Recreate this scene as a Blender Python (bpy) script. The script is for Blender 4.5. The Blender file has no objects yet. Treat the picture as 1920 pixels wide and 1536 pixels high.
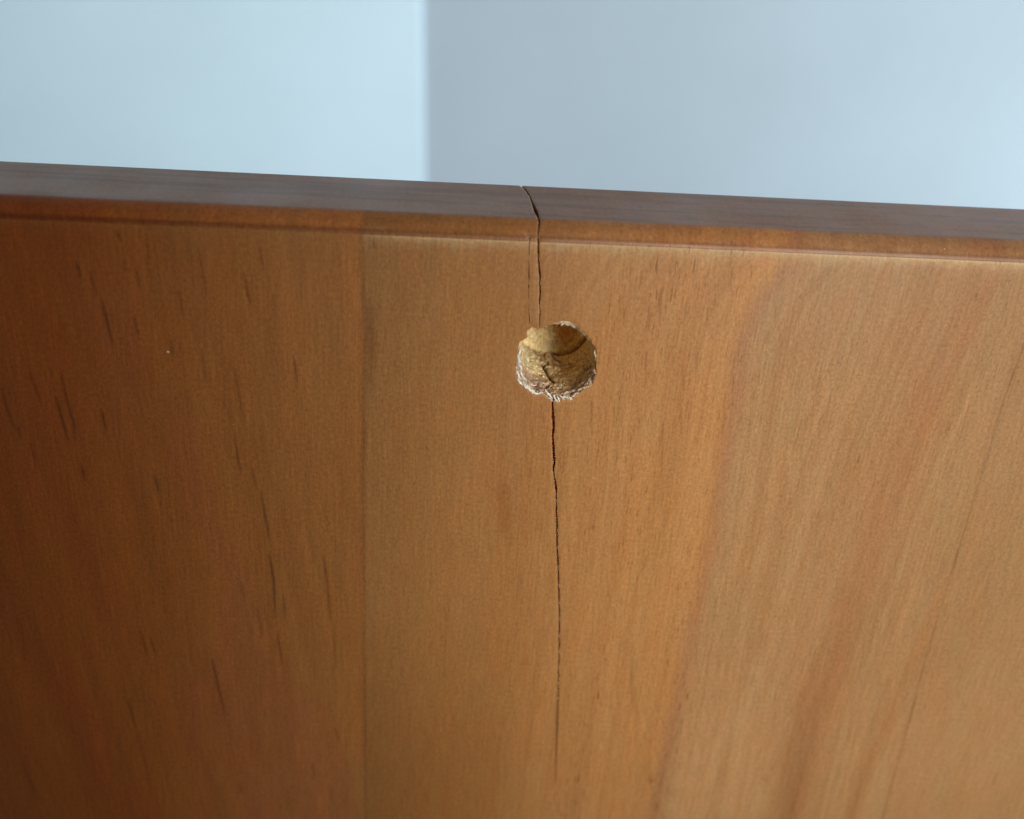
import bpy, math
import numpy as np
from mathutils import Matrix, Vector
from mathutils.geometry import delaunay_2d_cdt

MM = 0.001
scene = bpy.context.scene
C = scene.collection

# ------------------------------------------------------------------ camera
# Board space (millimetres): x along the board, y into it, z up; the drilled hole is centred on the origin.
FPX = 1950.0
PITCH, YAW, ROLL = math.radians(26.32), math.radians(4.60), math.radians(3.847)
CAM = np.array([-14.208, -114.604, 50.506])
f_ = np.array([math.sin(YAW)*math.cos(PITCH), math.cos(YAW)*math.cos(PITCH), -math.sin(PITCH)])
r0 = np.cross(f_, [0, 0, 1]); r0 /= np.linalg.norm(r0); u0 = np.cross(r0, f_)
r_ = r0*math.cos(ROLL) + u0*math.sin(ROLL)
u_ = -r0*math.sin(ROLL) + u0*math.cos(ROLL)
cd = bpy.data.cameras.new("camera"); cam = bpy.data.objects.new("camera", cd); C.objects.link(cam)
cam.matrix_world = Matrix(((r_[0], u_[0], -f_[0], CAM[0]*MM), (r_[1], u_[1], -f_[1], CAM[1]*MM),
                           (r_[2], u_[2], -f_[2], CAM[2]*MM), (0, 0, 0, 1)))
cd.sensor_width = 36; cd.lens = 36*FPX/1920
cd.clip_start = 0.005; cd.clip_end = 20
cd.dof.use_dof = True; cd.dof.focus_distance = 0.129; cd.dof.aperture_fstop = cd.lens/2.4
scene.camera = cam

# ------------------------------------------------------------------ light
world = bpy.data.worlds.new("World"); scene.world = world; world.use_nodes = True
bg = world.node_tree.nodes["Background"]; bg.inputs[0].default_value = (0.62, 0.72, 0.85, 1); bg.inputs[1].default_value = 0.075

def area(name, loc, target, size, power, col, size_y=None):
    l = bpy.data.lights.new(name, 'AREA'); l.energy = power; l.color = col; l.size = size
    if size_y: l.shape = 'RECTANGLE'; l.size_y = size_y
    o = bpy.data.objects.new(name, l); C.objects.link(o); o.location = loc
    d = Vector(target) - Vector(loc); o.rotation_euler = d.to_track_quat('-Z', 'Y').to_euler()
    return o
wl_ = area("window_light", (0.096, -0.185, 0.042), (0.047, 0, -0.044), 0.085, 0.137, (1.0, 0.955, 0.88)); wl_.data.spread = math.radians(84)
area("wall_fill_light", (2.0, 0.13, -0.12), (0.02, 0.50, 0.0), 0.2, 110.0, (0.86, 0.97, 1.0), 0.5)  # added unseen lamp, placed to light only the wall behind the board

vs = scene.view_settings
vs.view_transform = 'Standard'; vs.look = 'None'; vs.gamma = 1; vs.use_curve_mapping = False; vs.exposure = 0.0

# ------------------------------------------------------------------ helpers
def ray(x, y):
    return f_ + r_*(x-960)/FPX - u_*(y-768)/FPX
def at(x, y, Y=0.0):                      # point of the plane y = Y seen at photo pixel x, y
    d = ray(x, y); return CAM + d*((Y-CAM[1])/d[1])
def at_z(x, y, Z):
    d = ray(x, y); return CAM + d*((Z-CAM[2])/d[2])
def proj(P):
    v = np.asarray(P) - CAM; z = v @ f_
    return 960 + FPX*(v @ r_)/z, 768 - FPX*(v @ u_)/z

def _h(ix, iy, seed):
    n = (ix.astype(np.int64)*374761393 + iy.astype(np.int64)*668265263 + seed*1274126177) & 0xFFFFFFFF
    n = ((n ^ (n >> 13))*1274126177) & 0xFFFFFFFF
    n = (n ^ (n >> 16)) & 0xFFFFFFFF
    return n/4294967295.0
def vnoise(x, y, seed=0):                 # value noise 0..1
    x = np.asarray(x, float); y = np.asarray(y, float) + x*0
    x = x + y*0
    ix = np.floor(x); iy = np.floor(y); fx = x-ix; fy = y-iy
    fx = fx*fx*(3-2*fx); fy = fy*fy*(3-2*fy)
    a = _h(ix, iy, seed); b = _h(ix+1, iy, seed); c = _h(ix, iy+1, seed); d = _h(ix+1, iy+1, seed)
    return (a*(1-fx)+b*fx)*(1-fy) + (c*(1-fx)+d*fx)*fy
def fbm(x, y, seed=0, o=4):
    s = 0; a = 1; t = 0
    for k in range(o):
        s = s + a*vnoise(x*2**k, y*2**k, seed+k*17); t += a; a *= .5
    return s/t
def sstep(a, b, x):
    t = np.clip((x-a)/(b-a), 0, 1); return t*t*(3-2*t)
def poly_x(pts, z):                       # x of a polyline at height z
    P = np.array([at(*p)[[0, 2]] for p in pts]); o = np.argsort(P[:, 1])
    return np.interp(z, P[o, 1], P[o, 0])
def seg_dist(x, y, pts):
    best = np.full(x.shape, 1e9); par = np.zeros(x.shape)
    n = len(pts)-1
    for i in range(n):
        (ax, ay), (bx, by) = pts[i], pts[i+1]
        dx, dy = bx-ax, by-ay; L = dx*dx+dy*dy
        t = np.clip(((x-ax)*dx+(y-ay)*dy)/L, 0, 1)
        d = np.hypot(x-ax-t*dx, y-ay-t*dy)
        m = d < best; best[m] = d[m]; par[m] = (i+t[m])/n
    return best, par

def pores(V):
    x, z = V[:, 0]/1.0, V[:, 2]
    a = .40 + .75*np.exp(-((x-14)/11)**2) - .25*np.exp(-((x+13)/8)**2) + .15*np.exp(-((x-42)/7)**2)
    a = a*(.5+.9*fbm(x*.5, z*.03, 200, 3)); a[x < J1] *= .85
    a[V[:, 1] > .08] *= .25
    return a.clip(0, 1.2)
def mesh_obj(name, verts, faces, mat, parent=None, tint=None, smooth=True, aux=None):
    me = bpy.data.meshes.new(name)
    me.from_pydata([tuple(v) for v in np.asarray(verts)*MM], [], faces)
    me.materials.append(mat)
    if tint is not None:
        a = me.color_attributes.new("tint", 'FLOAT_COLOR', 'POINT')
        t = np.ones((len(verts), 4)); t[:, :3] = tint
        if mat is WOOD: t[:, 3] = pores(np.asarray(verts))
        a.data.foreach_set("color", t.ravel())
    if smooth: me.polygons.foreach_set("use_smooth", [True]*len(me.polygons))
    me.update()
    o = bpy.data.objects.new(name, me); C.objects.link(o)
    if parent: o.parent = parent; o.matrix_parent_inverse = parent.matrix_world.inverted()
    return o

# ------------------------------------------------------------------ materials
class NT:
    def __init__(s, name):
        s.m = bpy.data.materials.new(name); s.m.use_nodes = True; s.t = s.m.node_tree
        s.b = s.t.nodes["Principled BSDF"]
    def n(s, kind, **k):
        n = s.t.nodes.new(kind)
        for a, v in k.items(): setattr(n, a, v)
        return n
    def l(s, a, b): s.t.links.new(a, b)
    def coords(s, scale, warp=None):
        mp = s.n('ShaderNodeMapping'); mp.inputs['Scale'].default_value = [v*1000 for v in scale]
        s.l(s.tc.outputs['Object'], mp.inputs['Vector']); return mp.outputs[0]
    def noise(s, vec, detail=3, rough=.6, scale=1.0, dist=0.0):
        n = s.n('ShaderNodeTexNoise'); n.inputs['Scale'].default_value = scale
        n.inputs['Detail'].default_value = detail; n.inputs['Roughness'].default_value = rough
        n.inputs['Distortion'].default_value = dist
        s.l(vec, n.inputs['Vector']); return n.outputs['Fac']
    def rng(s, v, a, b, c, d, smooth=False):
        n = s.n('ShaderNodeMapRange'); n.inputs[1].default_value = a; n.inputs[2].default_value = b
        n.inputs[3].default_value = c; n.inputs[4].default_value = d
        if smooth: n.interpolation_type = 'SMOOTHSTEP'
        s.l(v, n.inputs[0]); return n.outputs[0]
    def math(s, op, a, b):
        n = s.n('ShaderNodeMath', operation=op)
        for i, v in enumerate((a, b)):
            if isinstance(v, (int, float)): n.inputs[i].default_value = v
            else: s.l(v, n.inputs[i])
        return n.outputs[0]
    def mix(s, fac, a, b, mode='MIX'):
        n = s.n('ShaderNodeMix', data_type='RGBA', blend_type=mode)
        for i, v in ((0, fac), (6, a), (7, b)):
            if isinstance(v, (int, float)): n.inputs[i].default_value = v
            elif isinstance(v, tuple): n.inputs[i].default_value = (*v, 1)
            else: s.l(v, n.inputs[i])
        return n.outputs[2]

def wood_material():
    w = NT("varnished_wood"); w.tc = w.n('ShaderNodeTexCoord')
    at_ = w.n('ShaderNodeAttribute', attribute_name="tint"); col = at_.outputs['Color']
    # soft long figure, short pores, and the fine mottled skin of the satin varnish
    fig = w.noise(w.coords((.55, .2, .035)), 4, .6)
    fine = w.noise(w.coords((3.1, 1.2, .20)), 4, .7)
    pore_n = w.noise(w.coords((3.6, 2.0, .36)), 2, .55)
    pore = w.math('MULTIPLY', w.rng(pore_n, .56, .70, 0, 1, True), at_.outputs['Alpha'])
    zone = w.rng(w.noise(w.coords((.16, .1, .035)), 2, .5), .38, .62, .15, 1)
    pore = w.math('MULTIPLY', pore, zone)
    fleck_n = w.noise(w.coords((3.6, 3.0, 1.3)), 1, .5)
    fleck = w.rng(fleck_n, .68, .78, 0, 1, True)
    peel = w.noise(w.coords((2.7, 2.7, 2.0)), 4, .8)
    hue = w.noise(w.coords((.30, .2, .09)), 3, .55)
    k = w.math('MULTIPLY', w.rng(fig, .3, .7, .965, 1.035), w.rng(fine, .3, .7, .86, 1.14))
    k = w.math('MULTIPLY', k, w.rng(peel, .3, .7, .76, 1.24))
    c1 = w.mix(1.0, col, k, 'MULTIPLY')
    redder = w.mix(1.0, c1, (1.015, .975, .94), 'MULTIPLY'); greener = w.mix(1.0, c1, (.985, 1.01, 1.02), 'MULTIPLY')
    c2 = w.mix(w.rng(hue, .35, .65, 0, 1, True), greener, redder)
    dark = w.mix(1.0, c2, (.50, .38, .26), 'MULTIPLY')
    c3 = w.mix(w.math('MULTIPLY', pore, .8), c2, dark)
    c3 = w.mix(w.math('MULTIPLY', fleck, .5), c3, dark)
    light = w.mix(1.0, c3, (1.20, 1.18, 1.14), 'MULTIPLY')
    hair = w.rng(w.noise(w.coords((3.4, 2.0, .20)), 1, .5), .66, .76, 0, .55, True)
    c4 = w.mix(hair, c3, light)
    w.l(c4, w.b.inputs['Base Color'])
    w.b.inputs['Roughness'].default_value = .42
    smear = w.rng(w.noise(w.coords((.09, .09, .05)), 4, .6), .35, .65, -.05, .06)
    w.l(w.math('ADD', smear, w.rng(peel, .3, .7, .36, .50)), w.b.inputs['Roughness'])
    w.b.inputs['IOR'].default_value = 1.47
    bp = w.n('ShaderNodeBump'); bp.inputs['Strength'].default_value = .55; bp.inputs['Distance'].default_value = .00006
    hsum = w.math('ADD', w.math('MULTIPLY', peel, .7), w.math('MULTIPLY', pore, -.5))
    hsum = w.math('ADD', hsum, w.math('MULTIPLY', fine, .35))
    w.l(hsum, bp.inputs['Height']); w.l(bp.outputs[0], w.b.inputs['Normal'])
    return w.m

def raw_material(name, rough, bumpd, contrast=.25):
    w = NT(name); w.tc = w.n('ShaderNodeTexCoord')
    col = w.n('ShaderNodeAttribute', attribute_name="tint").outputs['Color']
    a = w.noise(w.coords((4.2, 1.3, 2.0)), 4, .6)
    b = w.noise(w.coords((9, 9, 14)), 2, .6)
    k = w.math('MULTIPLY', w.rng(a, .3, .7, 1-contrast, 1+contrast), w.rng(b, .3, .7, 1-contrast*.6, 1+contrast*.6))
    w.l(w.mix(1.0, col, k, 'MULTIPLY'), w.b.inputs['Base Color'])
    w.b.inputs['Roughness'].default_value = rough; w.b.inputs['Specular IOR Level'].default_value = .2
    bp = w.n('ShaderNodeBump'); bp.inputs['Strength'].default_value = .8; bp.inputs['Distance'].default_value = bumpd
    w.l(a, bp.inputs['Height']); w.l(bp.outputs[0], w.b.inputs['Normal'])
    return w.m

def wall_material(name, colour):
    w = NT(name); w.tc = w.n('ShaderNodeTexCoord')
    n = w.noise(w.coords((.007, .007, .010)), 3, .5)
    c = w.mix(w.rng(n, .3, .7, 0, 1), tuple(v*.94 for v in colour), tuple(min(v*1.03, .95) for v in colour))
    w.l(c, w.b.inputs['Base Color']); w.b.inputs['Roughness'].default_value = .6
    bp = w.n('ShaderNodeBump'); bp.inputs['Strength'].default_value = .3; bp.inputs['Distance'].default_value = .0004
    w.l(w.noise(w.coords((.3, .3, .3)), 3, .6), bp.inputs['Height']); w.l(bp.outputs[0], w.b.inputs['Normal'])
    return w.m

WOOD = wood_material()
RAW = raw_material("torn_raw_wood", .85, .00018, .16)
CORE = raw_material("crack_wood", .9, .0001, .15)

# ------------------------------------------------------------------ profile of the board edge, s = arc length, s = 0 at the sharp top of the front face
EDGE = 15.118                              # height of that edge
DEP_Q = .28                                # the little quirk the router left above the front face
prof = [(0, 0), (.03, .03), (.07, .12), (.11, .36)]           # (y, z above EDGE)
for a in np.linspace(0, 1, 9):                                 # softly bulged chamfer
    y = .19+1.86*a; z = .50+1.60*a; b = .19*math.sin(math.pi*a)
    prof.append((y-b*.70, z+b*.72))
TOPZ = prof[-1][1]
prof += [(2.35, TOPZ+.035)]
for y in np.linspace(2.8, 16.6, 24): prof.append((y, TOPZ+.04))
prof += [(17.0, TOPZ-.03), (17.3, TOPZ-.25), (17.45, TOPZ-.6), (17.5, TOPZ-1.2)]
PR = np.array(prof); PS = np.concatenate([[0], np.cumsum(np.hypot(*np.diff(PR, axis=0).T))])
S_TOP0 = PS[13]; S_BACK = PS[-5]; S_END = PS[-1]
_t = np.gradient(PR, PS, axis=0); _t /= np.hypot(*_t.T)[:, None]
def P3(x, s, depth=0.0):                   # (x, s) on the skin -> 3D, optionally sunk along the inward normal
    x = np.asarray(x, float); s = np.asarray(s, float)
    y = np.where(s <= 0, 0, np.interp(s, PS, PR[:, 0])); z = EDGE + np.where(s <= 0, s, np.interp(s, PS, PR[:, 1]))
    ty = np.where(s <= 0, 0, np.interp(s, PS, _t[:, 0])); tz = np.where(s <= 0, 1, np.interp(s, PS, _t[:, 1]))
    ny, nz = tz, -ty                        # inward normal
    return np.stack([x, y+ny*depth, z+nz*depth], -1)
def skin(px, py):                          # photo pixel -> (x, s)
    p = at(px, py)
    if p[2] <= EDGE: return p[0], p[2]-EDGE
    ss = np.linspace(0, S_BACK, 900); best = None
    Q = P3(np.zeros(900), ss)
    d = ray(px, py); t = (Q[:, 2]-CAM[2])/d[2]; yy = CAM[1]+d[1]*t
    i = np.argmin(np.abs(yy-Q[:, 1])); return CAM[0]+d[0]*t[i], ss[i]

J1 = at(682, 900)[0]; J2 = skin(1886, 520)[0]
print("joints", J1, J2)

# ------------------------------------------------------------------ colour of the wood per vertex: stained albedo, with some light and shade painted in
def streak(px, w=2.6):
    return px, w
DARK = [  # resin streaks in the left stave: two or more photo pixels, width px, strength
 ([(143,493),(152,522)],5,.45),([(169,512),(182,556)],4,.4),([(190,560),(200,600),(213,652)],4.5,.62),([(220,434),(224,449)],5,.45),
 ([(232,491),(237,509)],5,.3),([(255,504),(263,543)],5,.35),([(251,595),(260,631)],5,.38),([(372,467),(380,510),(388,556)],4,.35),
 ([(336,545),(346,603)],5,.28),([(457,512),(463,545),(470,574)],4.5,.5),([(487,465),(495,509)],4.5,.35),([(320,640),(326,668)],6,.3),
 ([(57,701),(68,730),(77,756)],4.5,.42),([(115,704),(128,760),(137,790),(142,829)],4.5,.55),([(105,746),(116,785),(129,830)],4.5,.62),
 ([(3,730),(14,770),(29,806)],5,.4),([(190,769),(199,807)],4.5,.62),([(199,807),(208,855)],5,.22),([(152,873),(160,901)],5,.42),
 ([(290,892),(299,928)],6,.45),([(299,928),(306,975)],5,.18),([(378,657),(388,725)],5,.25),([(56,829),(70,876)],5,.35),
 ([(34,798),(40,824)],5,.35),([(441,700),(450,750),(455,790)],4,.4),([(415,745),(437,792)],3,.2),([(439,810),(446,860),(453,893)],4,.5),([(471,875),(481,915)],5,.35),
 ([(490,925),(500,985),(504,1012)],3.6,.55),([(505,1040),(513,1085),(516,1158)],4.5,.6),([(531,1115),(535,1162)],3.5,.5),([(520,1188),(530,1248)],3.5,.45),
 ([(552,672),(557,720)],3.6,.5),([(606,1042),(613,1085),(619,1160)],4.5,.42),([(624,1190),(632,1260)],4,.22),([(630,1365),(634,1392)],4,.28),
 ([(262,1180),(277,1232)],4.5,.42),([(281,1195),(293,1228)],4.5,.45),([(398,1239),(410,1290),(422,1342)],4,.52),([(241,1314),(255,1366)],5,.42),
 ([(255,1366),(272,1430),(286,1497)],5,.25),([(483,1140),(492,1197)],5,.3),([(42,1427),(66,1490)],5,.25),([(452,1090),(458,1125)],5,.25),
 ([(450,1470),(455,1490)],6,.3),([(538,1480),(545,1530)],8,.15),([(585,1430),(588,1460)],4,.25),
 ([(1046.6,1270),(1046,1320),(1044.6,1359),(1043,1400),(1041,1470)],2.6,1.0),
 ([(1043.6,935),(1044.2,1000),(1046.4,1060),(1048.2,1110),(1049,1150),(1048.4,1216),(1046.6,1290)],2.6,.75),
 # mid stave
 ([(698,440),(702,466)],4,.45),([(798,490),(794,530)],3,.22),([(808,640),(806,690)],3,.12),([(1240,540),(1236,610)],4,.30),([(1219,575),(1215,620)],4,.28),
 ([(1212,660),(1211,730)],3,.3),([(1280,690),(1283,740)],3,.3),([(1243,790),(1240,900)],2.6,.4),([(1276,750),(1278,820)],3,.25),([(1050,850),(1052,892)],3,.25),
 ([(1060,845),(1056,885)],2.5,.25),([(1187,1210),(1183,1280),(1187,1335)],4,.25),([(1110,750),(1108,800)],4,.28),([(1832,548),(1830,560)],4,.6),
 ([(1111,985),(1112,992)],5,.5),([(1245,880),(1235,950)],3,.15),([(1315,640),(1302,700)],3,.2),([(1160,420+260),(1162,720)],3,.15),([(1340,930),(1325,1010)],3,.12),
]
PALE = [([(1013,1020),(1014,1060),(1020,1120)],3,.10),([(1004,500),(1005,600)],4,.12),([(985,437),(988,447)],2.6,.25),([(802,600),(806,640)],3,.10)]

def wood_tint(x, s, stave):
    z = EDGE + s; zf = np.minimum(z, EDGE)
    P = P3(x, s); px, py = proj(P)
    n1 = fbm(x*.22, z*.03, 3, 3); n2 = fbm(x*.9, z*.05, 9, 3); n3 = fbm(x*3.2, z*.10, 15, 2)
    G = np.array
    if stave <= 0:                                                     # dark stave left of the joint
        lf = sstep(-22, -64, x)[:, None]; col = (1 + .14*sstep(-30, 12, z))[:, None]*(G([.282, .113, .0270])*(1-lf) + G([.222, .060, .0062])*lf)*(1 + .10*(n1[:, None]-.5) + .12*(n2[:, None]-.5) + .10*(n3[:, None]-.5))  # light falloff painted in: darker to the far left, lighter upwards
        slant = x + (z-EDGE)*.17                                     # broad figure leaning as the streaks do
        n4 = fbm(slant*.45, z*.035, 31, 3)
        col = col*(1 + .20*(n4[:, None]-.5)*G([1, 1.15, 1.35]))
        rd = sstep(.52, .68, fbm(slant*.12, z*.03, 41, 3))[:, None]
        col = col*(1-rd) + col*G([1.0, .93, 1.12])*rd
    elif stave == 1:
        A = poly_x([(1490,490),(1430,560),(1395,640),(1374,760),(1362,850),(1338,1000),(1312,1100),(1292,1200),(1262,1350),(1225,1536)], zf)
        B = poly_x([(1862,480),(1810,600),(1735,760),(1692,860),(1640,1000),(1580,1200),(1530,1330),(1480,1536)], zf)
        brown = G([.352, .157, .0450]); gold = G([.412, .194, .0630]); beige = G([.352, .187, .0760])[None]*(1-.12*sstep(25, 60, x))[:, None]*(1+.20*sstep(-35, -75, z))[:, None]; rose = G([.300, .139, .0530]); amber = G([.402, .184, .0570])  # beige dimmed far right and brightened low down, light put into the colour
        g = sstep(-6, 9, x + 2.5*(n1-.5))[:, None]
        col = (brown*(1-(.22*sstep(-32, -70, z)*sstep(6, -14, x))[:, None]*G([.8, 1.05, 1.5]))*(1-.17*sstep(-9, -23, x))[:, None])*(1-g) + gold*g  # cast shade over the lower left painted in; also darker towards the joint
        am = (sstep(-13, -4, x-A)*.15*sstep(.35, .6, fbm(x*.35, z*.02, 61, 3)) + .25*sstep(-30, -75, z)*np.exp(-((x-14)/9)**2))[:, None].clip(0, 1)
        col = col*(1-am) + amber*am
        t = sstep(-1.3, 1.7, x-A + 2.4*(n3-.5) + 1.2*(n2-.5))[:, None]; col = col*(1-t) + beige*t
        e = (np.exp(-((x-A-.1)/1.1)**2)*(.35+.6*fbm(x*.1, z*.06, 71, 2)))[:, None]; col = col*(1-e) + G([.315, .140, .058])*e
        wB = 3.1 + 1.0*(fbm(z*.08, z*0, 80, 2)-.5)
        lb = np.where(x < B, np.exp(-(np.abs(x-B)/(wB*1.25))**2), np.exp(-(np.abs(x-B)/(wB*.75))**2.6))[:, None]*(.6 + .8*fbm((x-B)*1.1, z*.01, 140, 3))[:, None].clip(0, 1)
        col = col*(1-lb) + rose*lb
        u = np.where(x < A, x-A, (x-B)*sstep(0, 10, x-A) + (x-A)*(1-sstep(0, 10, x-A)))
        n5 = (fbm(u*1.15, z*.010, 120, 4)-.5)[:, None]*sstep(-8, 4, x)[:, None]
        col = col*(1 + n5*G([.17, .28, .42]))
        n6 = (sstep(.55, .72, fbm(u*2.6, z*.022, 130, 3))*sstep(0, 12, x))[:, None]
        col = col*(1 - n6*G([.05, .09, .13]))
    if stave >= 1:
        Cx = poly_x([(1938,600),(1891,725),(1848,868),(1798,1032),(1773,1111),(1734,1240),(1705,1354),(1680,1440),(1655,1536)], zf)
        D = poly_x([(1800,1060),(1750,1150),(1685,1300),(1625,1450),(1595,1536)], zf)
        if stave >= 2:
            col = G([.306, .165, .0680])[None]*(1+.30*sstep(-30, -75, z))[:, None]*(1 + .08*(n1[:, None]-.5))  # stronger light towards the bottom painted into the tint
        below = sstep(3, -3, s+8)
        ln = (np.exp(-((x-Cx)/  .15)**2)*.36*below*(.5+.9*fbm(z*.3, z*0, 91, 2)))[:, None]
        col = col*(1-ln*G([.9, 1, 1.1]))
        rr = (sstep(-2.2, 0, x-Cx)*(x < Cx)*.07 + sstep(0, .3, x-Cx)*sstep(9, 3, x-Cx)*.06)[:, None]*below[:, None]
        col = col*(1-rr*G([.6, 1, 1.2]))
        dd = (np.exp(-((x-D)/1.2)**2)*sstep(-24, -40, z))[:, None]*.8
        col = col*(1-dd) + G([.330, .155, .055])*dd
        col = col*(1 + .05*(n2[:, None]-.5) + .05*(n3[:, None]-.5))
    if stave == 1:                                                     # stained spot left of the lower crack
        q = np.exp(-((px-946-(py-950)*.06)/11)**2)*sstep(880, 930, py)*sstep(1050, 985, py)*(.55+.6*fbm(x*3, z*.5, 5, 2))
        col = col*(1-(q[:, None]*G([.16, .27, .42])).clip(0, .9))
        q = (np.exp(-((px-694)/14)**2)*sstep(540, 600, py)*sstep(760, 690, py)*(s < 0)*.28*(.3+fbm(x*5, z*.7, 8, 2)))[:, None]
        col = col*(1-q*G([.8, 1, 1.1]))
    front = s < -.02
    # joint lines
    for J, st, ww in ((J1, .26, .26), (J2, .03, .10)):
        jl = np.exp(-((x-J)/ww)**2)*st*(.35+1.1*fbm(z*.12, z*0, 55, 2))
        col = col*(1-jl[:, None]*G([.85, 1, 1.15])*(s < .6)[:, None])
    for pts, w, k in DARK:
        xs = [p[0] for p in pts]; ys = [p[1] for p in pts]
        m = np.where((px > min(xs)-12) & (px < max(xs)+12) & (py > min(ys)-14) & (py < max(ys)+14))[0]
        if len(m) == 0: continue
        d, t = seg_dist(px[m], py[m], pts)
        ta = np.sin(np.clip(t*.9+.08, 0, 1)*math.pi)**.5
        kk = (np.exp(-(d/(w*.56))**2)*k*1.0*ta)[:, None]*G([.95, 1.05, 1.15])
        col[m] = col[m]*(1-kk.clip(0, .85))
    # finish rubbed thin along the sharp edge: bare wood shows
    run = .35+.9*fbm(x*.5, x*0+1, 21, 3)
    amt = {-1: .20, 0: .20, 1: .85, 2: 1.0}[stave]*np.ones_like(x)
    if stave == 1: amt = .45 + .5*sstep(-24, -16, x) + .0*x
    reach = .35+1.1*fbm(x*1.6, x*0+2, 22, 3)*run
    wear = np.exp(-(np.maximum(-s, 0)/reach)**1.4)*front*amt*(.45+.75*fbm(x*1.3, s*.6, 23, 3))
    line = np.exp(-((s+.10)/.10)**2)*front*amt*.55*sstep(.3, .55, fbm(x*.8, x*0+7, 24, 3)+.12*(x > 0))
    wv = (wear+line).clip(0, 1)[:, None]
    bare = G([.50, .335, .165]) if stave >= 1 else G([.30, .160, .05])
    col = col*(1-wv) + bare*wv
    # routed edge: stain settled in the quirk, redder on the cross-cut chamfer
    q = (np.exp(-((s-.36)/.32)**2)*(s > -.02))[:, None]
    col = col*(1-q*G([.40, .55, .70]))
    ch = (sstep(.45, .8, s)*sstep(S_TOP0+.9, S_TOP0-.1, s))[:, None]
    col = col*(1-ch*(1-G([.92, .84, .86])*(1.28 if stave <= 0 else 1.0)*(1+.25*(fbm(x*.35, s*1.2, 33, 3)[:, None]-.5))))
    if stave >= 1:
        lt = (np.exp(-((s-.85)/.16)**2)*.15*sstep(.5, .7, fbm(x*.3, x*0+9, 35, 3)))[:, None]; col = col*(1-lt)+G([.45, .26, .15])*lt
    top = sstep(S_TOP0-.1, S_TOP0+.6, s)[:, None]
    g = fbm(x*.035, (s+x*.035)*.9, 44, 4)[:, None]; g2 = sstep(.50, .72, g)
    col = col*(1-top) + (G([.37, .155, .066])*(1-.28*g2)*(1+.12*(n3[:, None]-.5)))*top
    for pts, w, k in PALE:
        xs = [p[0] for p in pts]; ys = [p[1] for p in pts]
        m = np.where((px > min(xs)-12) & (px < max(xs)+12) & (py > min(ys)-12) & (py < max(ys)+12))[0]
        if len(m) == 0: continue
        d, t = seg_dist(px[m], py[m], pts)
        kk = (np.exp(-(d/(w*.6))**2)*k)[:, None].clip(0, 1)
        col[m] = col[m]*(1-kk) + G([.62, .42, .22])*kk
    return col.clip(.004, .9)

# ------------------------------------------------------------------ staves
S_LOW = -220.0
def s_rows(fine):
    a = [S_LOW, -170, -130, -110, -100]
    a += list(np.arange(-97, -2.5, .45 if fine else 2.0)) + list(np.arange(-2.5, 0, .11 if fine else .4)) + [0]
    t = list(PS[1:])
    return np.array(a + t)
def add_joint_lips(x, s, depth, J0, J1_):
    for J in (J0, J1_):
        d = np.abs(x-J); depth = depth + (.010 if J == J1 else .001)*np.exp(-(d/.16)**2)*(s < 0)
    return depth
board = bpy.data.objects.new("wooden_board", None); C.objects.link(board)
board.location = (0, .009, (EDGE+S_LOW)*MM)
board['label'] = "orange-brown varnished wooden board with a ragged drilled hole and a crack running through it"
board['category'] = "board"
bpy.context.view_layer.update()

def grid_faces(nx, ns, off=0):
    f = []
    for j in range(ns-1):
        b = off + j*nx
        f += [(b+i, b+i+1, b+nx+i+1, b+nx+i) for i in range(nx-1)]
    return f
def edge_skirt(verts, tints, faces, idx, x, s, dirsign=1):
    """closes a stave: a strip that goes 17 mm into the board from a column of skin vertices"""
    n0 = len(verts)
def make_stave(cols, stave, J0, J1_, extra=None, gap=None):
    rows = s_rows(True if extra is None else extra)
    X, S = np.meshgrid(cols, rows)
    x = X.ravel(); s = S.ravel()
    V = P3(x, s, add_joint_lips(x, s, 0.0, J0, J1_))
    nx, ns = len(cols), len(rows)
    F = grid_faces(nx, ns)
    T = wood_tint(x, s, stave)
    # flanks: from the outer columns down to the board's mid-plane, and the back face
    n = len(V); vs_ = [V]; ts = [T]
    for c in (0, nx-1):
        idx = np.arange(ns)*nx + c
        W = V[idx].copy(); W[:, 1] = 8.8; W[:, 2] = np.minimum(W[:, 2], EDGE-2)
        vs_ += [V[idx], W]; ts += [T[idx], T[idx]*.8]
        for j in range(ns-1):
            q = (n+j, n+j+1, n+ns+j+1, n+ns+j)
            F.append(q if c == 0 else q[::-1])
        n += 2*ns
    xb = np.array([cols[0], cols[-1], cols[-1], cols[0]])
    B = np.stack([xb, np.full(4, 17.5), np.array([EDGE+TOPZ-1.2]*2 + [EDGE+S_LOW]*2)], -1)
    vs_.append(B); ts.append(np.tile(T.mean(0), (4, 1))); F.append((n, n+3, n+2, n+1)); n += 4
    return mesh_obj("stave", np.vstack(vs_), F, WOOD, board, np.vstack(ts))

def cols_between(a, b, step, e=.1):
    m = np.arange(a+.5, b-.5, step)
    return np.concatenate([[a, a+e, a+2*e, a+3*e], m[(m > a+3.5*e) & (m < b-3.5*e)], [b-3*e, b-2*e, b-e, b]])
W_ST = J2-J1
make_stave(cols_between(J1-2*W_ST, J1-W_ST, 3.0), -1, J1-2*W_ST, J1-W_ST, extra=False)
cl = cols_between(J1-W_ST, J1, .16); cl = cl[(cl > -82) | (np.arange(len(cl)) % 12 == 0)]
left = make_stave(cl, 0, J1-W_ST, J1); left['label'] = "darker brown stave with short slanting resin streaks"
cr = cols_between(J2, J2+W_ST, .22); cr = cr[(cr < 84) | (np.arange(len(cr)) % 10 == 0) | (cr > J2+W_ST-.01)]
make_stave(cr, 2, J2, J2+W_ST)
make_stave(cols_between(J2+W_ST, J2+2*W_ST, 3.0), 2, J2+W_ST, J2+2*W_ST, extra=False)

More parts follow.
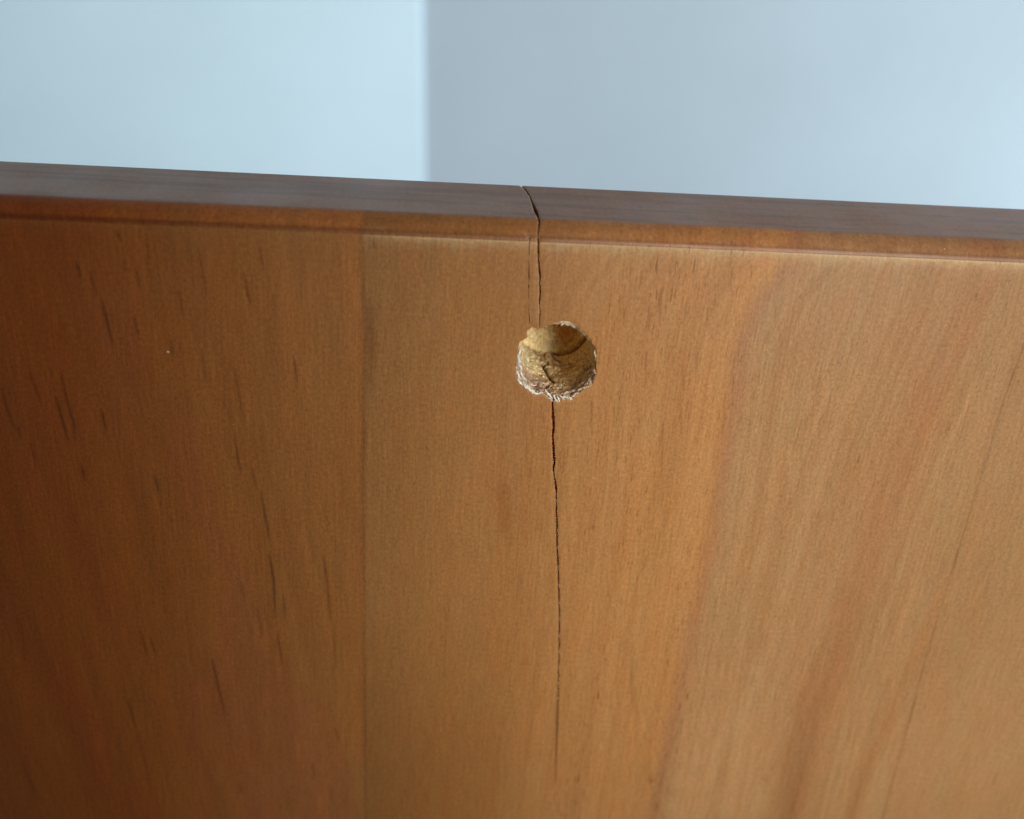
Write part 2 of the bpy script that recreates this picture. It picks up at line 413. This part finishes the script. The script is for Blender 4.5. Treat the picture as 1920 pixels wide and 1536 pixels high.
# ---- middle stave: hole and crack cut through the skin
HOLE_PX = [(130,450),(185,418),(240,392),(258,330),(275,270),(340,228),(430,238),(500,222),(560,205),(640,188),(700,160),(780,140),(830,122),(870,108),(950,118),(1010,140),
 (1070,165),(1110,205),(1170,250),(1215,300),(1255,330),(1300,385),(1345,440),(1375,500),(1400,560),(1425,620),(1432,690),(1415,760),(1428,830),(1425,900),(1432,960),(1415,1030),
 (1395,1090),(1370,1130),(1345,1195),(1290,1225),(1235,1240),(1190,1290),(1130,1340),(1085,1372),(1040,1410),(1000,1440),(940,1432),(880,1450),(845,1440),(800,1488),(735,1470),(690,1462),
 (620,1420),(560,1372),(500,1332),(460,1352),(420,1362),(370,1325),(330,1290),(290,1260),(240,1222),(170,1195),(130,1130),(100,1070),(75,990),(82,930),(80,880),(66,820),(72,760),(100,690),(108,620),(115,560),(120,500)]
HOLE = [skin(960+u/9.035, 590+v/9.035) for u, v in HOLE_PX]
UP = [(976,347,2.4),(979.5,350.5,3.4),(986,356,3.2),(991,363,3.6),(995,369.5,3.2),(996.5,374,2.4),(999,379,4),(1002,387,6),(1005.5,397,7.2),(1009,405.5,5.2),(1011.5,415,4),(1010.6,426,3.3),
      (1009.5,438,3.4),(1009.5,457,3.4),(1009.4,466,3.2),(1010.4,497,3.9),(1012.5,518,4),(1013,545,2.9),(1011.8,566,2.5),(1012.6,587,1.8),(1011.5,609,1.5),(1013,622,1.5)]
LO = [(1033,745,2.5),(1036,756,3.2),(1037.5,782,6.2),(1038.3,801,4.8),(1036.6,820,4),(1038.3,845.5,5.2),(1039.5,866.5,4.8),(1037.8,880.6,3),(1040,894.7,2.6),(1042.6,913,4.4),(1043.6,927.5,3.2),
      (1043,941.5,1.4),(1043.6,958,3.4),(1044.4,986,3.4),(1044.4,1021,3.2),(1046.4,1056,3.3),(1047.4,1098,2.7),(1049,1144,2.7),(1048.4,1216,2.6),(1046.6,1287,2.0),(1046,1310,.5)]
def refine(pts, seed, jit=.8):
    out = []
    for i in range(len(pts)-1):
        a, b = np.array(pts[i], float), np.array(pts[i+1], float)
        n = max(1, int(np.hypot(*(b-a)[:2])/6))
        for k in range(n): out.append(a+(b-a)*k/n)
    out.append(np.array(pts[-1], float)); out = np.array(out)
    rr = np.random.RandomState(seed)
    out[1:-1, 0] += (rr.rand(len(out)-2)-.5)*jit
    out[1:-1, 2] *= .85+.3*rr.rand(len(out)-2)
    return out
def ribbon(pts):                            # left side down, right side up
    L = [skin(p[0]-p[2]/2, p[1]) for p in pts]; R = [skin(p[0]+p[2]/2, p[1]) for p in pts]
    return L, R
up = refine(UP, 1); lo = refine(LO, 2, .5)
UL, UR = ribbon(up); LL, LR = ribbon(lo)
# push the crack's first points over the back edge
UL[0] = (UL[1][0]-.6, S_END); UR[0] = (UR[1][0]-.3, S_END)
H = np.array(HOLE); hc = np.array([0.0, -EDGE])
ang = lambda q: math.atan2(q[1]-hc[1], q[0]-hc[0])
def inside(p, poly):
    x, y = p; c = False; n = len(poly)
    for i in range(n):
        x1, y1 = poly[i]; x2, y2 = poly[(i+1) % n]
        if (y1 > y) != (y2 > y) and x < (x2-x1)*(y-y1)/(y2-y1)+x1: c = not c
    return c
# densify and roughen the hole rim
HD = []
rr = np.random.RandomState(5); amp = 0
for i in range(len(HOLE)):
    a, b = H[i], H[(i+1) % len(H)]
    n = max(1, int(np.hypot(*(b-a))/.11))
    for k in range(n):
        p = a+(b-a)*k/n; nrm = (p-hc)/np.hypot(*(p-hc)); HD.append(p + nrm*(fbm(np.array(p[0]*1.9+20), np.array(p[1]*1.9+20), 6, 3)-.5)*.42)
HD = np.array(HD)
if np.sum(HD[:, 0]*np.roll(HD[:, 1], -1)-np.roll(HD[:, 0], -1)*HD[:, 1]) < 0: HD = HD[::-1]   # counter-clockwise
ULo = [p for p in UL if not inside(p, HD)]; URo = [p for p in UR if not inside(p, HD)]
LLo = [p for p in LL if not inside(p, HD)]; LRo = [p for p in LR if not inside(p, HD)]
def nearest(p): return int(np.argmin(np.hypot(*(HD-np.array(p)).T)))
iUL, iUR, iLL, iLR = nearest(ULo[-1]), nearest(URo[-1]), nearest(LLo[0]), nearest(LRo[0])
if iUL == iUR: iUL = (iUR+1) % len(HD)
if iLL == iLR: iLR = (iLL+1) % len(HD)
def arc(i, j):                              # ccw from i to j
    out = [i]
    while out[-1] != j: out.append((out[-1]+1) % len(HD))
    return [tuple(HD[k]) for k in out]
# right boundary walked down: top -> UR -> hole right side (clockwise) -> LR ; left boundary: UL -> hole left (ccw) -> LL
right_b = URo + arc(iLR, iUR)[::-1] + LRo
left_b = ULo + arc(iUL, iLL) + LLo
XL, XR = -9.5, 9.5
rows = s_rows(True)
def strip_mesh():
    pts = []; edges = []
    def chain(ps, close=False):
        i0 = len(pts); pts.extend(ps)
        edges.extend((i0+k, i0+k+1) for k in range(len(ps)-1))
        return i0
    outer = [(XL, s) for s in rows] + [(x, rows[-1]) for x in (-9, -8, -7, -6, -5, -4) ] + []
    # outline (ccw in x,s): up the right side, left along the top to the crack, down crack left etc.
    loop = [(XR, s) for s in rows]
    loop += [(x, rows[-1]) for x in np.arange(9, right_b[0][0]+.3, -.5)]
    loop += right_b
    loop += left_b[::-1]
    loop += [(x, rows[-1]) for x in np.arange(math.floor((left_b[0][0]-.3)*2)/2, -9.4, -.5)]
    loop += [(XL, s) for s in rows[::-1]]
    n = len(loop)
    pts = [Vector(p) for p in loop]; edges = [(k, (k+1) % n) for k in range(n)]
    # small hairline islands beside the upper crack
    isl = []
    for hp in ([(992.8,436,.9),(992.9,450,1.8),(992.2,472,1.2),(992,486,.6)], [(991.9,488,.7),(991.7,505,1.5),(991.6,524,2.2),(991.3,545,1.5),(991.2,562,.6)], [(991.2,566,.6),(991.6,585,1.3),(992.6,600,1.3),(993,607,.6)]):
        L, R = ribbon(refine(hp, 7, .4)); q = L + R[::-1]; isl.append(q)
        i0 = len(pts); pts += [Vector(p) for p in q]; edges += [(i0+k, i0+(k+1) % len(q)) for k in range(len(q))]
    # inner points
    bd = np.array([tuple(p) for p in pts])
    gx = np.arange(XL+.17, XR-.05, .17)
    cand = []
    for j, s in enumerate(rows[:-1]):
        if j == 0: continue
        st = .17 if s > -97 else 1.2
        xs = gx if s > -97 else gx[::7]
        sub = [s]
        if -24 < s < -9: sub = [s, s+.22]
        for ss in sub:
            for k, x in enumerate(xs): cand.append((x + .02*math.sin(k*12.9+j), ss))
    cand = np.array(cand)
    keep = np.ones(len(cand), bool)
    bb = bd[(bd[:, 0] > XL+.01) & (bd[:, 0] < XR-.01)]
    for i0 in range(0, len(cand), 4000):
        c = cand[i0:i0+4000]
        lo_, hi_ = c[:, 1].min()-.1, c[:, 1].max()+.1
        b = bb[(bb[:, 1] > lo_) & (bb[:, 1] < hi_)]
        if len(b):
            d = np.hypot(c[:, None, 0]-b[None, :, 0], c[:, None, 1]-b[None, :, 1]).min(1)
            keep[i0:i0+4000] = d > .07
    cand = cand[keep]
    pts2 = pts + [Vector(p) for p in cand]
    vo, eo, fo, ov, oe, of = delaunay_2d_cdt(pts2, edges, [], 0, 1e-7, False)
    V2 = np.array([tuple(v) for v in vo])
    # drop faces outside: centroid inside the notch (crack + hole) or in an island
    notch = np.array(right_b + left_b[::-1])
    F = np.array([f for f in fo if len(f) == 3])
    cen = V2[F].mean(1)
    def inpoly(c, poly):
        poly = np.array(poly); r = np.zeros(len(c), bool)
        m = np.where((c[:, 0] >= poly[:, 0].min()) & (c[:, 0] <= poly[:, 0].max()) & (c[:, 1] >= poly[:, 1].min()) & (c[:, 1] <= poly[:, 1].max()))[0]
        x = c[m, 0]; y = c[m, 1]; rr_ = np.zeros(len(m), bool)
        for i in range(len(poly)):
            x1, y1 = poly[i]; x2, y2 = poly[(i+1) % len(poly)]
            if y1 == y2: continue
            rr_ ^= ((y1 > y) != (y2 > y)) & (x < (x2-x1)*(y-y1)/(y2-y1)+x1)
        r[m] = rr_; return r
    bad = inpoly(cen, notch)
    for q in isl: bad |= inpoly(cen, q)
    F = F[~bad]
    return V2, F, isl
V2, F2, ISL = strip_mesh()
print("strip", len(V2), len(F2))

# crack flanks tilt: the skin dips a touch right at the broken edges
bnd = np.array(right_b + left_b)
def near_break(x, s):
    d = np.full(len(x), 9.0)
    m = np.where((x > -5) & (x < 6))[0]
    for i0 in range(0, len(m), 3000):
        k = m[i0:i0+3000]; lo_, hi_ = s[k].min()-.6, s[k].max()+.6
        b = bnd[(bnd[:, 1] > lo_) & (bnd[:, 1] < hi_)]
        if len(b): d[k] = np.hypot(x[k][:, None]-b[None, :, 0], s[k][:, None]-b[None, :, 1]).min(1)
    return d
ca = np.concatenate([cols_between(J1, XL, .17)[:-4], [XL]]); cb = np.concatenate([[XR], cols_between(XR, J2, .17)[4:]])
VV = []; TT = []; FF = []; off = 0
for cols in (ca, cb):
    X, S = np.meshgrid(cols, rows); x = X.ravel(); s = S.ravel()
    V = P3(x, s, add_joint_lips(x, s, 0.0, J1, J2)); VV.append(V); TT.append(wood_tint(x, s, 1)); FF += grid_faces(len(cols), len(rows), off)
    base = off; off += len(V)
    c = 0 if cols is ca else len(cols)-1      # the flank at the joint
    idx = base + np.arange(len(rows))*len(cols) + c
    W = V[idx-base].copy(); W[:, 1] = 8.8; W[:, 2] = np.minimum(W[:, 2], EDGE-2); VV += [V[idx-base], W]; tq = TT[-1][idx-base]; TT += [tq, tq*.8]
    m_ = len(rows)
    for j in range(m_-1):
        q = (off+j, off+j+1, off+m_+j+1, off+m_+j); FF.append(q if c == 0 else q[::-1])
    off += 2*m_
x, s = V2[:, 0], V2[:, 1]
nb = near_break(x, s)
dip = .045*np.exp(-(nb/.10)**2) + .02*np.exp(-(nb/.35)**2)
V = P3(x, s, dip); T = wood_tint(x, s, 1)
# bare fibres show in a thin line where the finish broke
br = (np.exp(-(nb/.085)**2)*(.15+.55*fbm(x*2, s*.5, 77, 2)))[:, None]
T = T*(1-br) + np.array([.47, .27, .125])*br
hd = np.hypot(x-hc[0], s-hc[1])
ring = (np.exp(-((hd-5.15)/.55)**2)*.5*(hd > 4.6)*fbm(x*.8, s*.8, 78, 2))[:, None]
T = T*(1-ring) + T*np.array([1.18, 1.16, 1.02])*ring
VV.append(V); TT.append(T); FF += [tuple(int(i)+off for i in f) for f in F2]; off += len(V)
B = np.array([[J1, 17.5, EDGE+TOPZ-1.2], [J2, 17.5, EDGE+TOPZ-1.2], [J2, 17.5, EDGE+S_LOW], [J1, 17.5, EDGE+S_LOW]])
VV.append(B); TT.append(np.tile(T.mean(0), (4, 1))); FF.append((off, off+3, off+2, off+1)); off += 4
mid = mesh_obj("stave", np.vstack(VV), FF, WOOD, board, np.vstack(TT))
mid['label'] = "golden brown stave with the drilled hole and the crack"

# ---- inner faces of the crack
def crack_walls(chain_l, chain_r, depth, close_ends=True, seed=0):
    Vs = []; Fs = []; Ts = []
    K = 7
    def wall(ch, flip, bulge):
        n0 = sum(len(v) for v in Vs); ch = np.array(ch)
        ds = np.linspace(0, 1, K)
        for k in range(K):
            dd = ds[k]*depth(ch[:, 1])
            x = ch[:, 0] + bulge*.05*np.sin(ds[k]*9 + ch[:, 1]*2.2) + (-bulge)*.10*ds[k]
            dn = .045 if k == 0 else 0
            Vs.append(P3(x, ch[:, 1], dd+dn))
            tt = np.array([.60, .32, .13])*(1-ds[k]) + np.array([.66, .21, .06])*ds[k]
            if k == 0: tt = np.array([.50, .31, .15])
            Ts.append(np.tile(tt, (len(ch), 1))*(1+.3*(vnoise(ch[:, 1]*3, ch[:, 1]*0+k, seed)[:, None]-.5)))
        m = len(ch)
        for k in range(K-1):
            for i in range(m-1):
                q = (n0+k*m+i, n0+k*m+i+1, n0+(k+1)*m+i+1, n0+(k+1)*m+i); Fs.append(q[::-1] if flip else q)
        return n0+(K-1)*m, m
    a0, am = wall(chain_l, False, 1); b0, bm = wall(chain_r, True, -1)
    i = j = 0                                # floor
    L = np.array(chain_l)[:, 1]; R = np.array(chain_r)[:, 1]
    while i < am-1 or j < bm-1:
        if j >= bm-1 or (i < am-1 and L[i+1] >= R[j+1]): Fs.append((a0+i, b0+j, a0+i+1)); i += 1
        else: Fs.append((a0+i, b0+j, b0+j+1)); j += 1
    return np.vstack(Vs), Fs, np.vstack(Ts)
def dep_main(s): return np.where(s > -4, np.interp(s, [-4, -1.5, .5, 3, 6, 22], [.7, .6, .6, .6, 1.0, 1.3]), np.interp(s, [-75, -60, -40, -24, -4], [.2, .4, .6, .8, .9]))
v, f, t = crack_walls(ULo + [tuple(HD[iUL])], URo + [tuple(HD[iUR])], dep_main, seed=1)
v2, f2, t2 = crack_walls([tuple(HD[iLL])] + LLo, [tuple(HD[iLR])] + LRo, dep_main, seed=2)
o1 = mesh_obj("crack", v, f, CORE, board, t); o2 = mesh_obj("crack", v2, f2, CORE, board, t2)
o1['label'] = "short crack from the hole up over the top edge"; o2['label'] = "long crack running down from the hole"
for q in ISL:
    h = len(q)//2
    v, f, t = crack_walls(q[:h], q[h:][::-1], lambda s: np.full(np.shape(s), .35), seed=3)
    o = mesh_obj("hairline_crack", v, f, CORE, board, t)

# ---- the drilled hole: torn wall and rounded bottom
def cyl_px(th, d, R):                        # pixel of a wall point
    P = np.stack([R*np.cos(th), d+0*th, R*np.sin(th)], -1); return proj(P)
hr = np.hypot(HD[:, 0]-hc[0], HD[:, 1]-hc[1]); ha = np.arctan2(HD[:, 1]-hc[1], HD[:, 0]-hc[0])
o_ = np.argsort(ha); ha, hr = ha[o_], hr[o_]
NT_ = 420
th = np.linspace(-math.pi, math.pi, NT_, endpoint=False)
rim = np.interp(th, np.concatenate([ha-2*math.pi, ha, ha+2*math.pi]), np.tile(hr, 3))
DEPTH = 12.7
nd = 130
dd = np.concatenate([np.linspace(0, 1.6, 34)[:-1], np.linspace(1.6, DEPTH, nd-33)])
TH, DD = np.meshgrid(th, dd)
R0 = 4.85 - .062*DD
R = R0 + (rim[None, :]+.03-R0)*np.exp(-(DD/.55)**1.3)
cx, cy = np.cos(TH), np.sin(TH)
def cnoise(fx, fd, seed, o=4, sl=0.0):       # seamless noise round the hole
    a = fbm((cx+3)*fx + DD*sl, DD*fd, seed, o); b = fbm((cy+3)*fx + DD*sl, DD*fd + 7.7, seed+5, o)
    return (a+b)*.5
left_w = sstep(.2, -.75, cx)                 # left side
low_w = sstep(.35, -.5, cy)
tear = cnoise(2.6, 1.5, 3, 5) - .5
ridg = 1-np.abs(2*cnoise(1.3, 3.2, 9, 4, .6)-1)*3
fib = np.abs(2*fbm(TH*5 + DD*1.1, DD*2.6 - TH*2.2, 12, 4)-1)   # slanting fibre bundles
blk = fbm(TH*2.2+9, DD*.55+TH*.8, 31, 3)
disp = .75*tear + .22*ridg*.5 + .50*(fib-.25) + .55*(blk-.5)
fade = sstep(0, .5, DD)
R = R - disp*fade*(.55+.3*low_w)
# upper left bulge of torn wood in the depth
bul = np.exp(-((TH-2.55)/.55)**2)*np.exp(-((DD-6.5)/3.2)**2)
R = R - 1.0*bul
# step where the lower left slab broke away
P = np.stack([R*cx, DD, R*cy], -1); PX, PY = proj(P.reshape(-1, 3)); PX = PX.reshape(R.shape); PY = PY.reshape(R.shape)
def px(l): return [(960+u/9.035, 590+v/9.035) for u, v in l]
crk = np.zeros_like(R)
vis = (cy < .35) | (cx < -.3)
lightm = np.zeros_like(R)
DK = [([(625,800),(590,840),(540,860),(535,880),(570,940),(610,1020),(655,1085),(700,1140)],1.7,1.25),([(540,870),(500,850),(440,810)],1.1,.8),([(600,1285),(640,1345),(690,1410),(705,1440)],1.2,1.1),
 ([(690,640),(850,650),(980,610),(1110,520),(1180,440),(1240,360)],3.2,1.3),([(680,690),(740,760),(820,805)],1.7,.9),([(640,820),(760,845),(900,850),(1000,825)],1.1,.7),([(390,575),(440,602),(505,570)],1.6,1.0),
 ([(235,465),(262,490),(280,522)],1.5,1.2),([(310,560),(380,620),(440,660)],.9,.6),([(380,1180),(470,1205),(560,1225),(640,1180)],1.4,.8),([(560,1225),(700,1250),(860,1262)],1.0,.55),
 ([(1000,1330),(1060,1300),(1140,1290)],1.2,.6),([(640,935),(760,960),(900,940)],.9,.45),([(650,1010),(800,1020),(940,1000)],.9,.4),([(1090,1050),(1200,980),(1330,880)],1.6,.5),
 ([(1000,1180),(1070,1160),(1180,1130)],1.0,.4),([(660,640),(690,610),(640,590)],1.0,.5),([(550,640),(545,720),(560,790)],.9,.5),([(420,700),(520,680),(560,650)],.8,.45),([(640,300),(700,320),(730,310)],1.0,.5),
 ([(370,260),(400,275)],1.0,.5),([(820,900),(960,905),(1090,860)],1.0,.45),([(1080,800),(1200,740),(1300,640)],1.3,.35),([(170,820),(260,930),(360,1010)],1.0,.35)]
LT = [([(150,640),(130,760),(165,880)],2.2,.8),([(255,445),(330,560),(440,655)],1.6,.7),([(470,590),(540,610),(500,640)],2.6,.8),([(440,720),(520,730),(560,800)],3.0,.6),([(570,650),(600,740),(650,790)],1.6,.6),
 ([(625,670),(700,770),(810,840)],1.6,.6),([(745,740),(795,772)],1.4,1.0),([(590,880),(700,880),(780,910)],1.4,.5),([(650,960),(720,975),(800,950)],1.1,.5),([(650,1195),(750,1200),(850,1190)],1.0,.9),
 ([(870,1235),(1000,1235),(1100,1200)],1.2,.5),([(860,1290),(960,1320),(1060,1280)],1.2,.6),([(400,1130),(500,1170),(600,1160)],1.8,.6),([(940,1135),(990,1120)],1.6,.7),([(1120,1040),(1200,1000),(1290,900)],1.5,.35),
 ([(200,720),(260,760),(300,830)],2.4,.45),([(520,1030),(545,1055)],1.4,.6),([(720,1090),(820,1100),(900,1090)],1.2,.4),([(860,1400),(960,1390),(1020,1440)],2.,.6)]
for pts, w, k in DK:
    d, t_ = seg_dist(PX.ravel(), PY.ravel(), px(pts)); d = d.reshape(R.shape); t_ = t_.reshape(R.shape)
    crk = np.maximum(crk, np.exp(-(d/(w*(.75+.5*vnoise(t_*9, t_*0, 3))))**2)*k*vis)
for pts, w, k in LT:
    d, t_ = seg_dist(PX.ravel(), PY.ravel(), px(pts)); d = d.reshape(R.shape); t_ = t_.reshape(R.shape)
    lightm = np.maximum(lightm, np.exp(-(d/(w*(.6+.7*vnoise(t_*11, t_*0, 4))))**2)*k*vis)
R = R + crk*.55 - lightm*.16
V = np.stack([R*cx, DD, R*cy], -1).reshape(-1, 3)
G = np.array
cream = G([.93, .78, .44]); ochre = G([.84, .54, .15]); white = G([.86, .81, .69]); taupe = G([.56, .38, .26]); tan = G([.80, .55, .27])
def mixc(c, d, w): w = np.clip(w, 0, 1)[..., None]; return c*(1-w) + d*w
col = np.broadcast_to(tan, R.shape+(3,)).copy()
col = mixc(col, ochre, sstep(-.1, .7, cx)*.7*sstep(1.5, 5, DD))  # shaded right wall painted a deeper ochre
col = mixc(col, cream, sstep(5.0, 7.5, DD + 1.4*tear + left_w)*.9*left_w + .25*sstep(.4, .7, blk))  # deep left wall painted paler as the lit side, plus random cream patches
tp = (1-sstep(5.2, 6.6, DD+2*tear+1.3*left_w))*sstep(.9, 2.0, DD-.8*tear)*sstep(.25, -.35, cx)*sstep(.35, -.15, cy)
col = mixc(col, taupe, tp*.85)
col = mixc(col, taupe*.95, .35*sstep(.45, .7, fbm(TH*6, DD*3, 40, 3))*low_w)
rw = np.exp(-(DD/(.45+1.3*fbm(TH*3+20, TH*0, 50, 3)))**1.6)
RIMT = ([-180,-150,-120,-90,-60,-45,-20,0,20,45,60,80,95,110,150,170,180],[.9,1,1,.9,.65,.3,.14,.18,.12,.05,.3,.45,.3,0,0,.4,.9])
wamt = np.interp(np.degrees(TH), *RIMT)
col = mixc(col, white, rw*wamt)
col = mixc(col, white, .5*sstep(.58, .78, fib)*low_w*sstep(4, 1, DD))
col = mixc(col, G([.88, .78, .58]), lightm*.75)
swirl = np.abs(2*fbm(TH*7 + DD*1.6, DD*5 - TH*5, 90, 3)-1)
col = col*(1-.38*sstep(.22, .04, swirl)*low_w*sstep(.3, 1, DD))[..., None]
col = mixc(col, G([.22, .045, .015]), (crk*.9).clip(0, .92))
col = col*(.84+.34*fbm(TH*14, DD*7-TH*6, 60, 3))[..., None]
colr = col.reshape(-1, 3)
F = []
for j in range(len(dd)-1):
    for i in range(NT_):
        a = j*NT_+i; b = j*NT_+(i+1) % NT_; F.append((a, a+NT_, b+NT_, b))
# bottom: slightly domed, torn
nr = 40; last = (len(dd)-1)*NT_; Rl = R[-1]
base = len(V); vv = [V]; cc = [colr]
for k in range(1, nr+1):
    q = 1-k/nr; rr_ = Rl*q if k < nr else Rl*.002
    x = rr_*np.cos(th); z = rr_*np.sin(th)
    y = DEPTH + .9*math.sqrt(max(0, 1-q*q))*.9 - 2.6*(fbm((x+9)*.55, (z+9)*.55, 70, 4)-.5)*(1-q**6) - 1.0*(np.abs(2*fbm(x*.9+z*.8+20, z*1.6-x*.5+20, 72, 3)-1)-.25)*(1-q**6)
    vv.append(np.stack([x, y, z], -1))
    c = np.tile(cream, (NT_, 1)); rg = sstep(.2, 1.6, x+.4*z)[:, None]; c = c*(1-rg*.8)+G([.78, .38, .10])*rg*.8  # right part of the bottom painted darker, standing in for shade
    c = c*(.88+.3*fbm(x*2.2+30, z*2.2+30, 74, 3)[:, None]); cc.append(c)
    p0 = last if k == 1 else base+(k-2)*NT_; p1 = base+(k-1)*NT_
    for i in range(NT_):
        F.append((p0+i, p1+i, p1+(i+1) % NT_, p0+(i+1) % NT_))
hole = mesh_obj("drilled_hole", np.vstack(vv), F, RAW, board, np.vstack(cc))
hole['label'] = "ragged round hole with torn pale fibres inside"

# ---- splinters on the rim: (photo pixels of the two ends, width mm, lift mm, colour)
def splinter(a, b, w, lift, seed, c=(.80, .76, .66), parent=hole, nm="splinter", lift0=.02, lift1=.02):
    r = np.random.RandomState(seed); n = 9
    A = at(*a); B_ = at(*b); vs_ = []; fs = []
    dr = B_-A; L = np.linalg.norm(dr); dr /= L; side = np.cross(dr, [0, 1, 0]); side /= np.linalg.norm(side)
    bend = (r.rand()-.5)*.25*L
    for i in range(n):
        t_ = i/(n-1); ww = w*(math.sin(math.pi*(.12+.86*t_))**.7)*(.75+.5*r.rand())
        c_ = A + dr*L*t_ + side*bend*math.sin(math.pi*t_) + side*(r.rand()-.5)*w*.35
        y0 = -(lift0*(1-t_)+lift1*t_) - lift*math.sin(math.pi*t_)*(.7+.6*r.rand())
        for k, (sx, yy) in enumerate(((-.5, .0), (-.18, -1.), (.2, -.8), (.5, .0), (.1, 1.2))):
            vs_.append(c_ + side*sx*ww + np.array([0, y0 + yy*ww*.28, 0]))
    for i in range(n-1):
        for k in range(5):
            p, q = i*5+k, i*5+(k+1) % 5; fs.append((p, q, q+5, p+5))
    fs += [(4, 3, 2, 1, 0), tuple((n-1)*5+k for k in range(5))]
    cc_ = np.tile(G(c), (len(vs_), 1))*(.85+.3*r.rand(len(vs_))[:, None])
    return mesh_obj(nm, vs_, fs, RAW, parent, cc_, smooth=False)
def pp(u, v): return (960+u/9.035, 590+v/9.035)
big = [((150,560),(108,720),.30),((105,700),(128,880),.42),((118,850),(175,945),.34),((85,960),(140,1110),.34),((140,930),(250,1120),.28),((100,1080),(185,1195),.36),
       ((190,1170),(300,1260),.32),((250,1200),(400,1350),.42),((330,1270),(440,1355),.36),((400,1350),(540,1315),.26),((300,1170),(420,1200),.22),((560,1270),(690,1450),.30),
       ((700,1365),(745,1450),.34),((760,1380),(800,1485),.30),((810,1375),(900,1400),.24),((870,1385),(960,1400),.24),((960,1395),(1020,1440),.26),((1015,1385),(1075,1365),.22),
       ((835,190),(880,145),.26),((880,150),(960,180),.20),((1020,205),(1075,205),.26),((1405,600),(1425,730),.26),((1405,930),(1415,1005),.20),((640,1180),(820,1200),.16),
       ((1200,1250),(1250,1225),.22),((1310,1150),(1345,1100),.2),((730,720),(800,780),.16)]
for i, (a, b, w) in enumerate(big):
    inside_hole = False
    if i in (23, 26): continue
    c = (.84, .80, .69) if i < 19 else (.74, .58, .42)
    splinter(pp(*a), pp(*b), w*(.78 if i < 19 else .6), .035, 100+i, c, lift0=.0 if not inside_hole else -2.0, lift1=.0 if not inside_hole else -2.2)
# many finer torn fibres, joined
r = np.random.RandomState(9); vs_, fs, cc_ = [], [], []
for i in range(90):
    a = r.rand()*2*math.pi; w_low = .5-.5*math.sin(a); w_left = .5-.5*math.cos(a)
    if r.rand() > .03+.97*np.interp(math.degrees((a+math.pi) % (2*math.pi)-math.pi), *RIMT)**3: continue
    rad = np.interp((a+math.pi) % (2*math.pi)-math.pi, th, rim) + (r.rand()-.7)*.25
    A = np.array([rad*math.cos(a), .03+.5*r.rand()**2, rad*math.sin(a)])
    tang = np.array([-math.sin(a), 0, math.cos(a)])*(1 if r.rand() < .5 else -1); inw = -np.array([math.cos(a), 0, math.sin(a)])
    d = tang*(.6+.4*r.rand()) + inw*(r.rand()*.9) + np.array([0, (r.rand()-.45)*.6, r.rand()*.3]); d /= np.linalg.norm(d)
    L = .25+.8*r.rand()**1.5; w = .03+.07*r.rand(); sd = np.cross(d, [0.1, 1, .2]); sd /= np.linalg.norm(sd); up_ = np.cross(d, sd)
    n0 = len(vs_)
    for t_, k in ((0, .8), (.5, 1.), (1, .25)):
        c_ = A + d*L*t_ + up_*.12*L*math.sin(math.pi*t_)
        vs_ += [c_+sd*w*k, c_+up_*w*k*.6, c_-sd*w*k]
    for q in range(2):
        for k in range(3): p0, p1 = n0+q*3+k, n0+q*3+(k+1) % 3; fs.append((p0, p1, p1+3, p0+3))
    fs += [(n0+2, n0+1, n0), (n0+6, n0+7, n0+8)]
    wt = max(0, -math.cos(a))*.6 + max(0, -math.sin(a))*.5; cc_ += [(np.array([.84, .79, .67])*wt + np.array([.66, .46, .26])*(1-wt))*(.7+.35*r.rand())]*9
o = mesh_obj("torn_fibres", vs_, fs, RAW, hole, np.array(cc_), smooth=False); o['kind'] = 'stuff'

# ---- tiny pale specks stuck in the varnish
r = np.random.RandomState(4)
for (x_, y_, w_) in [(315,660,5.5),(555,670,2.6),(438,796,1.6),(1115,897,2.6),(1487,417,3.4),(1115,397,2.4),(1161,389,1.2),(1540,429,2.8),(1771,467,3.0),(1236,401,1.2),(988,397,1.3),(1193,398,1.0),(79,926,1.3),(1745,1100,1.4),(1172,1290,1.4)]:
    xx, ss = skin(x_, y_); R_ = w_/2/15.2; c0 = P3(xx, ss, 0.0); n_ = P3(xx, ss, -1.0)-c0; a_ = np.array([1., 0, 0]); b_ = np.cross(n_, a_)
    vs_ = [c0 + n_*R_*.55]; 
    for q in range(7):
        k = R_*(.75+.5*r.rand()); t_ = q/7*2*math.pi; vs_.append(c0 + a_*k*math.cos(t_) + b_*k*math.sin(t_) - n_*R_*.2)
    mesh_obj("speck", vs_, [(0, q+1, (q+1) % 7+1) for q in range(7)], RAW, board, np.tile(G([.62, .52, .42]), (8, 1)))

# ------------------------------------------------------------------ wall behind
def box(name, x0, x1, y0, y1, z0, z1, mat, bevel=.004):
    me = bpy.data.meshes.new(name)
    import bmesh
    bm = bmesh.new(); bmesh.ops.create_cube(bm, size=1)
    for v in bm.verts: v.co = Vector(((x0+x1)/2+(x1-x0)*v.co.x, (y0+y1)/2+(y1-y0)*v.co.y, (z0+z1)/2+(z1-z0)*v.co.z))
    if bevel: bmesh.ops.bevel(bm, geom=bm.edges[:], offset=bevel, segments=3, profile=.5, affect='EDGES')
    bm.to_mesh(me); bm.free(); me.materials.append(mat)
    o = bpy.data.objects.new(name, me); C.objects.link(o); o['kind'] = 'structure'; return o
WY = .50
ex = at(783, 170, WY*1000)[0]*MM
pil = box("wall_pier", -1.6, 0, 0, .16, -1.2, 1.2, wall_material("painted_plaster_pier", (.655, .795, .88)), 0)
pil.location = (ex, WY, 0); pil.rotation_euler = (0, math.radians(-2.6), math.radians(9))
pil['label'] = "brighter pale blue wall face on the left"
wl = box("wall", -1.6, 1.9, WY+.0012, WY+.33, -1.2, 1.2, wall_material("painted_plaster", (.705, .82, .915)))
wl['label'] = "shaded pale blue-grey wall face on the right"
